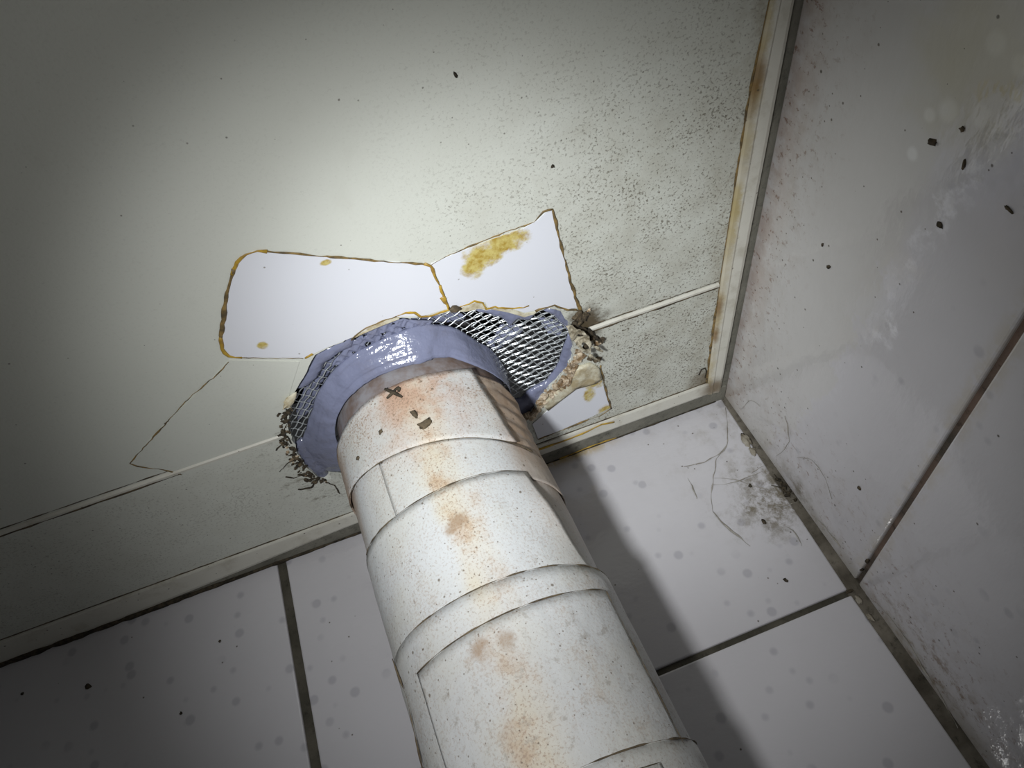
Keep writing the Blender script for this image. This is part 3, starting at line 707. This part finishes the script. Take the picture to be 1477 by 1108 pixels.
def wires(tab, pitch, c0, c1, zoff, wamp, rad, xmin=-9, cross=0.0042):
    global nw
    xs, ys = curve_of(tab); xm = sum(xs)/len(xs); im = len(xs)//2; c = c0; idx = 0
    while c < c1:
        run = []; runs = []
        dsum = 0.0
        for i, x in enumerate(xs):
            y = ys[i] - ys[im] + c
            p = (x, y)
            if i: dsum += math.hypot(xs[i]-xs[i-1], ys[i]-ys[i-1])
            ok = x > xmin and inside(p, CLIP) and (Vector(p) - PC0).length > R0 + 0.0005
            if ok: run.append(Vector((x, y, zmesh(x, y) + zoff + wamp*math.sin(math.pi*dsum/cross + math.pi*idx))))
            elif run: runs.append(run); run = []
        if run: runs.append(run)
        for r in runs:
            L = sum((r[i]-r[i-1]).length for i in range(1, len(r)))
            if L < 0.008: continue
            keep = [r[0]]; acc = 0
            for i in range(1, len(r)):
                acc += (r[i]-r[i-1]).length
                if acc >= cross*0.33: keep.append(r[i]); acc = 0
            if len(keep) > 1: tube('wire', keep, rad, M_WIRE, wm, 5); nw += 1
        c += pitch; idx += 1
wires(ang1, 0.0078, -0.60*S, 0.10*S, 0.0, 0.0003, 0.00021)
wires(ang2, 0.0046, -0.62*S, 0.10*S, 0.0, 0.0005, 0.00036)
wires(ang2, 0.0046, -0.62*S + 0.0022, 0.10*S, 0.0012, 0.0006, 0.00052, -0.318*S, 0.0050)

# ------------------------------------------------------------------ sealant
seal = empty('sealant_collar', (PC0.x, PC0.y - 0.1*S, -0.01))
tag(seal, 'glossy lilac-grey sealant smeared round the pipe top and over the wire mesh', 'sealant')
Rt = [(-135, 0.112), (-110, 0.1395), (-92, 0.1360), (-78, 0.1230), (-64, 0.1165), (-45, 0.1175), (-33, 0.1185), (-15, 0.1165), (0, 0.1175), (16, 0.1195), (28, 0.1150), (40, 0.1065), (52, 0.1015), (75, 0.1010), (118, 0.102)]
Zt = [(-135, -0.006), (-80, -0.008), (-41, -0.0110), (-19, -0.0145), (6, -0.0195), (14, -0.0200), (16, -0.0165), (26, -0.0165), (42, -0.0260), (60, -0.030), (118, -0.02)]
V, Fc = [], []; na, ns = 200, 22
for i in range(na+1):
    az = -132 + 248*i/na
    Ro = lerp_tab(Rt, az)*S*(1 + 0.010*n3((az*0.02, 0, 0), 3)); zl = lerp_tab(Zt, az)*S + 0.0006*n3((az*0.05, 1, 0), 4)
    for j in range(ns+1):
        s = j/ns; r = R0 + 0.0002 + (Ro - R0)*s
        z = zl*(1-s)**1.15 + 0.0034*s - 0.0016*math.sin(math.pi*s)*(0.6 + 0.4*math.cos(math.radians(az)))
        z += 0.0008*n3((r*math.sin(math.radians(az)), r*math.cos(math.radians(az)), 0), 130)*(0.3 + s) + 0.0006*n3((s*5, az*0.008, 0), 2.5)
        z = min(z, 0.0042)
        if 9 < az < 22: z += 0.0018*math.exp(-((az - 13 - 6*s)/2.2)**2)*(0.4 - s)
        V.append(Vector((PC0.x + r*math.sin(math.radians(az)), PC0.y - r*math.cos(math.radians(az)), z)))
m = ns+1; n = len(V); V += [Vector((v.x, v.y, min(v.z + 0.004, 0.0048))) for v in V]
for i in range(na):
    for j in range(ns):
        q = [i*m+j, i*m+j+1, (i+1)*m+j+1, (i+1)*m+j]; Fc.append(q); Fc.append([k+n for k in reversed(q)])
    Fc.append([i*m+ns, (i+1)*m+ns, (i+1)*m+ns+n, i*m+ns+n]); Fc.append([(i+1)*m, i*m, i*m+n, (i+1)*m+n])
mesh('collar', V, Fc, M_SEAL, seal, smooth=True)
def smear(px, zf, th, seed, name='smear', gaps=0, rough=1.0, polar=False, imprint=0.0, space=0.0014):
    if polar: P = [(PC0.x + r*S*math.sin(math.radians(a)), PC0.y - r*S*math.cos(math.radians(a))) for a, r in px]
    else: P = [tuple(on_ceil(u, v, zf).to_2d()) for u, v in px]
    P = densify(P, 0.002, 0.0009, True, seed); Q = []
    for p in P:
        d = Vector(p) - PC0
        if d.length < R0 + 0.0010: d = d.normalized()*(R0 + 0.0010)
        Q.append((PC0.x + d.x, PC0.y + d.y))
    P = [q for i, q in enumerate(Q) if (Vector(q) - Vector(Q[i-1])).length > 2e-4]
    hl = []; rnd = random.Random(seed)
    xs = [p[0] for p in P]; ys = [p[1] for p in P]
    for _ in range(gaps):
        x = rnd.uniform(min(xs), max(xs)); y = rnd.uniform(min(ys), max(ys)); r = rnd.uniform(0.0010, 0.0024)
        if inside((x, y), P) and edge_dist((x, y), P) > r*1.6 and all(math.hypot(x-h[0], y-h[1]) > 0.0065 for h in hl): hl.append((x, y, r))
    hl = [[(x + r*math.cos(k*math.pi/4)*(1 + 0.3*math.sin(k*3 + seed)), y + r*math.sin(k*math.pi/4)) for k in range(8)] for x, y, r in hl]
    def face(a, b):
        d = edge_dist((a, b), P); return zf - th*math.sqrt(min(1.0, d/0.003)) - rough*(0.0005*n3((a, b, 0), 190, seed) + 0.0004*n3((a, b, 0), 480, seed)) - imprint*(max(abs(math.cos(math.pi*(a*0.67 - b*0.74)/0.0046)), abs(math.cos(math.pi*(a*0.79 + b*0.61)/0.0046)))**6 - 0.5)*(1 if d > 0.0008 else 0)
    return solid(name, P, M_SEAL, face, zf + 0.0012, seal, holes=hl, spacing=space, smooth=True)
FR, BK = 0.0044, 0.0090        # in front of the wires / behind them
smear([(424,560),(434,548),(454,510),(471,501),(501,487),(512,488),(507,500),(488,509),(468,523),(460,540),(448,553),(436,560)], FR, 0.0018, 3)
smear([(-66,0.1130),(-50,0.1150),(-30,0.1150),(-10,0.1140),(10,0.1160),(26,0.1130),(34,0.1150),(36,0.1220),(30,0.1300),(18,0.1310),(8,0.1380),(-6,0.1420),(-14,0.1370),(-24,0.1340),(-40,0.1290),(-56,0.1290),(-68,0.1310),(-78,0.1300)], BK, 0.0004, 5, gaps=40, rough=1.8, polar=True)
smear([(-30,0.1150),(-18,0.1135),(0,0.1140),(14,0.1165),(19,0.1220),(12,0.1260),(4,0.1330),(-4,0.1390),(-10,0.1400),(-14,0.1330),(-22,0.1290),(-34,0.1240)], 0.0046, 0.0004, 31, gaps=60, rough=1.6, polar=True, imprint=0.0009, space=0.0007)
smear([(680,446),(705,443),(733,444),(758,452),(772,452),(765,462),(745,461),(735,470),(722,458),(700,452)], FR, 0.0016, 9)
smear([(786,448),(795,441),(808,447),(824,465),(822,480),(812,470),(800,455)], FR, 0.0020, 12)
smear([(820,482),(832,500),(830,520),(818,545),(800,562),(784,580),(772,596),(758,612),(735,600),(742,578),(752,575),(765,562),(790,548),(804,530),(810,510)], FR, 0.0022, 14)
smear([(722,470),(745,468),(756,476),(740,490),(722,502),(705,508),(700,500),(712,488)], BK, 0.0004, 17, gaps=8, rough=1.6)
smear([(424,640),(436,632),(450,640),(468,660),(478,694),(455,694),(440,680),(430,662)], FR, 0.0022, 23)
smear([(775,458),(800,462),(814,472),(808,486),(790,480)], BK, 0.0004, 27, gaps=4, rough=1.6)

# ------------------------------------------------------------------ ragged rim of the hole
def beads(name, px, z, rr, mat, parent=None, jit=0.0010, flat=0.55, step=0.0028, seed=1.0, amp=0.8):
    P = densify([on_ceil(u, v, z) for u, v in px], step, jit, False, seed)
    return tube(name, P, [max(0.00015, rr*(0.85 + amp*1.3*n3(p, 150, seed))) for p in P], mat, parent, 6, flat, (0, 0, 1))
foam = empty('crumbled_filler', on_ceil(808, 548))
tag(foam, 'crumbly cream and brown filler along the right rim of the hole', 'filler')
rnd = random.Random(5)
rim = densify([on_ceil(u, v, -0.001) for u, v in ((764,604),(777,588),(790,573),(803,559),(814,546),(824,530),(830,514))], 0.0030, 0, False)
for k, p in enumerate(rim):
    for q in range(2):
        s = rnd.uniform(0.0012, 0.0034)
        V, Fc = lump_geo(p + Vector((rnd.uniform(-0.003, 0.004), rnd.uniform(-0.003, 0.003), rnd.uniform(-0.001, 0.002))), (s*1.3, s*0.8, s*0.7), rnd.random()*9, 0.7, 2)
        mesh('crumb', V, Fc, M_FOAM, foam)
solid('board_lip', [tuple(on_ceil(u, v, -0.001).to_2d()) for u, v in ((782,583),(800,566),(818,549),(834,530),(852,524),(863,530),(868,545),(858,552),(830,560),(806,578),(790,592))], M_PALE, lambda a, b: -0.0022 - 0.0009*n3((a, b, 0), 140), 0.0005, foam, spacing=0.003, smooth=True)
rimd = empty('rim_dirt', on_ceil(425, 640))
tag(rimd, 'black mouldy dirt and torn fibres along the left rim of the hole', 'dirt')
rim = densify([on_ceil(u, v, -0.0006) for u, v in ((416,590),(411,605),(413,620),(411,634),(418,646),(424,660),(432,672),(440,684),(452,692),(466,696))], 0.0024, 0, False)
for k, p in enumerate(rim):
    for q in range(5):
        s = rnd.uniform(0.0005, 0.0017)
        V, Fc = lump_geo(p + Vector((rnd.uniform(-0.0032, 0.0022), rnd.uniform(-0.003, 0.003), rnd.uniform(-0.0002, 0.0012))), (s*1.2, s*0.9, s*0.7), rnd.random()*9, 0.55, 1)
        mesh('crumb', V, Fc, M_DIRT_SHADE if rnd.random() < 0.6 else M_FOAM if rnd.random() < 0.35 else M_GRIME, rimd)
for pl in (((413,612),(409,624),(406,634),(411,640)), ((404,636),(414,630),(420,640)), ((398,650),(410,638),(416,640)), ((436,686),(424,690),(412,688)), ((404,680),(414,668),(424,664)), ((455,694),(448,704),(430,706)), ((470,696),(482,700),(490,712))):
    beads('fibre', pl, -0.0010, 0.0005, M_DIRT_SHADE, rimd, 0.0008, 0.8, 0.0016, pl[0][0], 1.0)
V, Fc = lump_geo(on_ceil(418, 578, -0.0018), (0.0022, 0.0060, 0.0016), 2.0, 0.3, 2, 0.9); mesh('chip', V, Fc, M_PALE, rimd)['label'] = 'pale chip of board'
# torn flake hanging at the right corner of the hole
def f4(x, y): return (800 + x/8.52, 430 + y/8.52)
fl = empty('torn_flake', on_ceil(835, 495, -0.004))
tag(fl, 'torn cream flake with two dark holes hanging at the right corner of the hole', 'debris')
out = [tuple(on_ceil(*f4(*p), -0.012).to_2d()) for p in ((165,395),(240,385),(330,410),(395,460),(440,500),(455,560),(445,640),(432,695),(400,705),(345,655),(280,605),(225,535),(185,450))]
hh = []
for (cx, cy, rx, ry) in ((335, 492, 44, 34), (378, 602, 46, 38)):
    hh.append([tuple(on_ceil(*f4(cx + rx*math.cos(k*math.pi/5), cy + ry*math.sin(k*math.pi/5 + 0.3)), -0.012).to_2d()) for k in range(10)])
c0 = Vector(out[0]); c1 = Vector(out[6])
def zfl(a, b): return -0.0085 - 0.0025*((Vector((a, b)) - c0).length/(c1 - c0).length) - 0.0030*n3((a, b, 0), 150) - 0.0010*n3((a, b, 0), 420)
solid('flake_sheet', densify(out, 0.0018, 0.0009), M_FLAKE, lambda a, b: zfl(a, b) - 0.0009, zfl, fl, holes=hh, spacing=0.0018)
for (u, v) in ((335, 492), (378, 602)):
    V, Fc = lump_geo(on_ceil(*f4(u, v), -0.006), (0.0030, 0.0030, 0.0014), u, 0.3, 2); mesh('dark_core', V, Fc, M_DIRT_SHADE, fl)
for pts, rr, mt in ((((445,590),(500,600),(545,630),(592,660)), 0.0014, M_FLAKE), (((430,700),(470,735),(520,760),(560,790)), 0.0011, M_FLAKE), (((190,420),(270,330),(330,300),(360,200)), 0.0019, M_GRIME), (((400,400),(470,450),(540,520),(590,545)), 0.0018, M_DIRT_SHADE), (((230,290),(270,350),(330,380),(420,420)), 0.0026, M_DIRT_SHADE)):  # pale ones are splinters; the darkest are strips standing in for the flake's shadow
    P = densify([on_ceil(*f4(*p), -0.010 if mt is M_FLAKE else -0.003) for p in pts], 0.0014, 0.0006, False, rr*1000)
    tube('splinter_or_shade', P, [max(0.0002, rr*(1 - 0.75*i/len(P))*(0.9 + 0.9*n3(p, 260))) for i, p in enumerate(P)], mt, fl, 6, 0.6, (0, 0, 1))
for (x, y, s) in ((525, 755, 0.0022), (300, 215, 0.0026), (260, 240, 0.002), (345, 230, 0.0022), (420, 150, 0.0010), (385, 195, 0.0016), (280, 300, 0.0018), (455, 500, 0.002), (570, 520, 0.0020), (520, 560, 0.0022), (430, 745, 0.0018)):
    V, Fc = lump_geo(on_ceil(*f4(x, y), -0.002), (s*1.2, s*0.8, s*0.8), x, 0.7, 2); mesh('crumb', V, Fc, M_GRIME if (x + y) % 3 else M_FOAM, fl)

# ------------------------------------------------------------------ plastic patches glued to the ceiling
def patch(name, label, px, mat, beads_px, th=0.0005):
    P = [tuple(on_ceil(u, v, -th).to_2d()) for u, v in px]
    o = tag(solid(name, P, mat, -th, 0.0, None), label, 'patch')
    for pl, rr, m_ in beads_px: beads('glue_line', pl, -th, rr*0.78, m_, o, 0.0007, 0.5, 0.0022, pl[0][0]*0.1, 0.9)
    return o
yl = [(on_ceil(735, 347), 0.010, (0.8, 1.2, 1)), (on_ceil(700, 365), 0.012, (0.8, 1.2, 1)), (on_ceil(683, 385), 0.008, (1, 1, 1))]
patch('plastic_patch', 'long white patch with an amber glue outline left of the mesh', [(349,370),(366,363),(470,371),(618,382),(628,400),(640,425),(646,445),(610,456),(570,457),(540,468),(508,487),(470,502),(438,517),(330,515),(320,498),(326,440),(336,396)],
      mat_patch('white_patch_sheet', [(on_ceil(470, 378), 0.003, (1, 1.5, 1)), (on_ceil(378, 497), 0.003, (1, 1, 1))]),
      [([(438,517),(400,517),(345,516)], 0.00035, M_GLUED), ([(348,516),(330,514),(320,504),(318,486)], 0.0011, M_GLUE), ([(318,490),(324,445),(330,412),(337,388)], 0.0012, M_GLUED), ([(335,396),(342,378),(355,367),(372,362),(385,363)], 0.0012, M_GLUE),
       ([(380,362),(470,370),(560,378),(620,382)], 0.0007, M_GLUED), ([(612,381),(622,384),(629,402),(634,412)], 0.0013, M_GLUE), ([(634,412),(641,430),(648,446)], 0.0010, M_GLUE), ([(638,428),(646,440),(648,447),(636,451),(618,457),(606,457),(598,452),(585,451),(573,456)], 0.0013, M_GLUE),
       ([(573,456),(550,464),(528,473),(512,485),(507,491)], 0.0006, M_GLUED), ([(450,511),(444,515),(440,517)], 0.0010, M_GLUE)])
patch('plastic_patch', 'tall white patch with a yellow glue stain above the wire mesh', [(622,381),(660,365),(710,346),(755,330),(776,318),(786,308),(797,304),(806,340),(818,390),(834,444),(812,447),(796,441),(772,448),(756,451),(735,444),(705,444),(700,436),(688,436),(665,444),(650,446),(642,425),(632,402)],
      mat_patch('white_patch_sheet_stained', yl),
      [([(622,382),(650,367),(672,358)], 0.00045, M_GLUED), ([(668,359),(700,347),(730,334),(755,326)], 0.0008, M_GLUED), ([(755,326),(770,321),(776,313),(784,305),(797,302)], 0.0008, M_GLUED), ([(797,302),(803,325),(813,370),(824,408),(834,440),(838,452)], 0.0010, M_GLUED),
       ([(650,447),(668,442),(684,435),(696,437),(702,446),(714,443),(735,445),(755,444),(763,441)], 0.0009, M_GLUE), ([(772,449),(790,443),(800,440),(808,444),(818,447),(834,448)], 0.0010, M_GLUED)])
yl2 = [(on_ceil(858, 545), 0.010, (1, 0.8, 1)), (on_ceil(850, 567), 0.007, (1.3, 0.7, 1)), (on_ceil(872, 593), 0.010, (1.3, 1.3, 1)), (on_ceil(815, 562), 0.007, (1, 1.6, 1))]
patch('plastic_patch', 'white patch with yellow glue blots below the torn flake', [(768,612),(790,593),(812,572),(834,556),(862,545),(868,548),(874,570),(881,588),(850,603),(800,624),(776,633)],
      mat_patch('white_patch_sheet_blotted', yl2), [([(866,528),(870,545),(876,570),(882,590)], 0.0009, M_GLUED), ([(882,589),(868,599),(840,609),(800,625),(776,634)], 0.0009, M_GLUED), ([(800,573),(822,562),(845,550),(864,543)], 0.0009, M_GLUE)])
patch('plastic_patch', 'grimy triangular patch edged with dirt between the long patch and the ceiling seam', [(187,668),(212,638),(250,600),(300,553),(330,520),(432,522),(420,560),(409,600),(404,622),(409,636),(330,662),(262,684),(232,676)], M_CEIL,
      [([(186,669),(215,638),(240,610)], 0.0006, M_GLUED), ([(238,612),(275,572),(308,545),(330,522)], 0.0004, M_GLUED), ([(186,669),(205,674),(235,678),(262,685)], 0.0006, M_GLUED)], 0.0004)
# pale edge where the board lies open above the hole
pe = solid('board_lip', [tuple(on_ceil(u, v, 0.0).to_2d()) for u, v in ((508,489),(520,476),(545,465),(575,456),(576,460),(545,472),(520,483))], M_PALE, -0.0002, 0.0010, ceil); pe['label'] = 'pale torn board edge'
solid('board_lip', [tuple(on_ceil(u, v, 0.0).to_2d()) for u, v in ((655,449),(672,441),(690,435),(700,439),(702,446),(690,445),(672,449))], M_PALE, -0.0004, 0.0010, ceil)
solid('board_lip', [tuple(on_ceil(u, v, 0.0).to_2d()) for u, v in ((705,445),(735,445),(757,452),(775,449),(770,453),(756,457),(732,450))], M_PALE, -0.0004, 0.0010, ceil)
V, Fc = lump_geo(on_ceil(656, 446, -0.0016), (0.0034, 0.0020, 0.0018), 4.0, 0.35, 2, 0.2); tag(mesh('grit_lump', V, Fc, M_GRIME, smooth=True), 'small grey grit lump on the hole rim between the two white patches', 'dirt speck')

# ------------------------------------------------------------------ cobwebs, dirt and specks
def strand(parent, fn, px, off, r, mat=M_WEB):
    C = [fn(u, v, off) for u, v in px]; P = []
    for i in range(len(C)-1):
        p0, p1, p2, p3 = C[max(i-1, 0)], C[i], C[i+1], C[min(i+2, len(C)-1)]
        k = max(2, int((p2-p1).length/0.002))
        for q in range(k):
            t = q/k; P.append(0.5*((2*p1) + (p2-p0)*t + (2*p0-5*p1+4*p2-p3)*t*t + (3*p1-p0-3*p2+p3)*t**3) + Vector((0.0006*n3((q, i, r*1e4), 0.31), 0, 0.0006*n3((q, i, r*1e4+5), 0.31))))
    P.append(C[-1])
    tube('strand', P, [max(0.00010, 0.75*r*(0.7 + 1.5*n3(p, 130))*(0.35 + 0.65*math.sin(math.pi*min(1, (i+0.5)/len(P)))) ) for i, p in enumerate(P)], mat, parent, 5)
web = empty('cobweb', on_back(1040, 690, -0.001))
tag(web, 'dusty cobweb strands on the tile below the ceiling corner', 'cobweb')
for px, r in ((((1046,588),(1049,615),(1047,645),(1032,658),(1012,668),(986,673)), 0.0008), (((1046,646),(1034,662),(1030,685),(1026,712),(1028,738)), 0.0006), (((1028,738),(1044,757),(1064,773),(1082,788)), 0.0009), (((1026,700),(1050,698),(1075,690),(1100,680)), 0.0005), (((1030,690),(1060,692),(1090,702),(1120,708)), 0.0004), (((992,690),(1000,705),(1005,720)), 0.0006), (((1084,682),(1094,676),(1102,672)), 0.0008), (((1135,760),(1148,770),(1156,788)), 0.0005), (((1120,730),(1145,726),(1160,716)), 0.0007)):
    strand(web, on_back, px, -0.0006, r)
web2 = empty('cobweb', on_right(1130, 660, -0.001))
tag(web2, 'thin cobweb threads on the right wall beside the corner joint', 'cobweb')
for px, r in ((((1120,658),(1134,645),(1138,628),(1132,600)), 0.0005), (((1180,750),(1196,768),(1212,790)), 0.0006), (((1070,590),(1082,578),(1096,586)), 0.0005), (((1265,870),(1300,912),(1330,962),(1360,1010),(1384,1056)), 0.0007), (((1150,660),(1172,665),(1190,690),(1200,720)), 0.0003)):
    strand(web2, on_right, px, -0.0006, r)
cl = empty('dirt_clump', on_back(1145, 712, -0.002))
tag(cl, 'dark clump of dirt flakes caught in the wall corner', 'dirt')
for (u, v, sx, sy, sz, a) in ((1122,692,.004,.0014,.0018,0.6),(1132,702,.003,.002,.003,0.2),(1140,708,.0050,.0020,.0018,0.9),(1150,712,.0055,.0014,.0018,0.5),(1160,717,.0055,.0012,.0014,0.3),(1148,722,.003,.002,.0022,1.2),(1136,714,.0030,.0016,.0028,0.1),(1165,722,.0030,.001,.0010,0.4),(1128,698,.0026,.0016,.003,1.0)):
    V, Fc = lump_geo(on_back(u, v, -0.0014), (sx*0.8, sy*0.7, sz*0.6), u*0.37, 0.7, 1, a); mesh('flake', V, Fc, M_GRIME if u % 2 else M_DIRT_SHADE, cl)
for px, r in (((1120,694),(1136,700),(1150,713)), 0.0010), (((1128,708),(1144,712),(1170,716)), 0.0011), (((1132,690),(1140,704),(1164,722)), 0.0009), (((1112,700),(1126,704),(1140,718)), 0.0007), (((1140,722),(1152,716),(1168,708)), 0.0008), (((1116,684),(1126,698),(1130,712)), 0.0008):
    strand(cl, on_back, px, -0.0022, r, M_GRIME if px[0][0] % 4 else M_DIRT_SHADE)
spots = [(1345,205,on_right,(-1,0,0),(0.0042,0.0022,0.0014),'brown dead midge on the right wall above the limescale edge'),
         (1388,187,on_right,(-1,0,0),(0.0022,0.0018,0.001),'dark speck on the right wall just up and right of the brown midge'),
         (1390,237,on_right,(-1,0,0),(0.0040,0.0014,0.001),'grey-brown curved dropping on the right wall below the limescale edge'),
         (1356,325,on_right,(-1,0,0),(0.0027,0.0024,0.0014),'round black speck alone on the dotted part of the right wall'),
         (1455,302,on_right,(-1,0,0),(0.0040,0.0015,0.001),'long grey smut close to the right border of the frame'),
         (1195,385,on_right,(-1,0,0),(0.0032,0.0016,0.0012),'black elongated fly dropping in the middle of the upper right tile'),
         (1186,353,on_right,(-1,0,0),(0.0018,0.0014,0.001),'small black speck just above the elongated fly dropping'),
         (1239,704,on_right,(-1,0,0),(0.0026,0.0020,0.0012),'reddish brown speck on the right wall just above its horizontal joint'),
         (797,240,on_ceil,(0,0,-1),(0.0012,0.0012,0.0009),'lone black dot on the ceiling above the tall white patch'),
         (657,108,on_ceil,(0,0,-1),(0.0018,0.0008,0.0006),'faint dark fleck near the top middle of the ceiling'),
         (127,990,on_back,(0,-1,0),(0.0020,0.0028,0.0014),'biggest black speck on the lower left wall tile'),
         (32,1001,on_back,(0,-1,0),(0.0013,0.0013,0.001),'small black speck near the left border on the lower left wall tile'),
         (261,1029,on_back,(0,-1,0),(0.0012,0.0012,0.001),'small black speck in the middle of the lower left wall tile'),
         (317,925,on_back,(0,-1,0),(0.0011,0.0011,0.0009),'small black speck in the upper right of the lower left wall tile'),
         (1082,701,on_back,(0,-1,0),(0.0016,0.0016,0.0011),'black speck on the tile among the cobweb strands'),
         (1102,753,on_back,(0,-1,0),(0.0026,0.0018,0.0012),'dark smut on the tile below the corner dirt clump'),
         (1133,837,on_back,(0,-1,0),(0.0022,0.0013,0.001),'dark smut near the bottom right of the tile beside the pipe')]
for k, (u, v, fn, nn, sz, lb) in enumerate(spots):
    fleck('dead_midge' if 'midge' in lb and 'brown dead' in lb else 'dirt_speck', lb, fn(u, v, -0.0003), nn, tuple(q*(0.52 if fn is on_right else 0.75) for q in sz), 0.4 + 0.7*k, M_GRIME if 'brown' in lb or 'grey' in lb else M_DIRT_SHADE, 'insect' if 'brown dead' in lb else 'dirt speck')
hr = empty('curled_hair', on_ceil(1017, 546, -0.001)); tag(hr, 'short curled black hair on the ceiling strip near the corner', 'hair')
P = densify([on_ceil(u, v, -0.0008) for u, v in ((1008,541),(1012,533),(1017,531),(1019,536),(1017,545))], 0.001, 0, False); tube('strand', P, 0.00045, M_DIRT_SHADE, hr, 5)
V, Fc = [], []
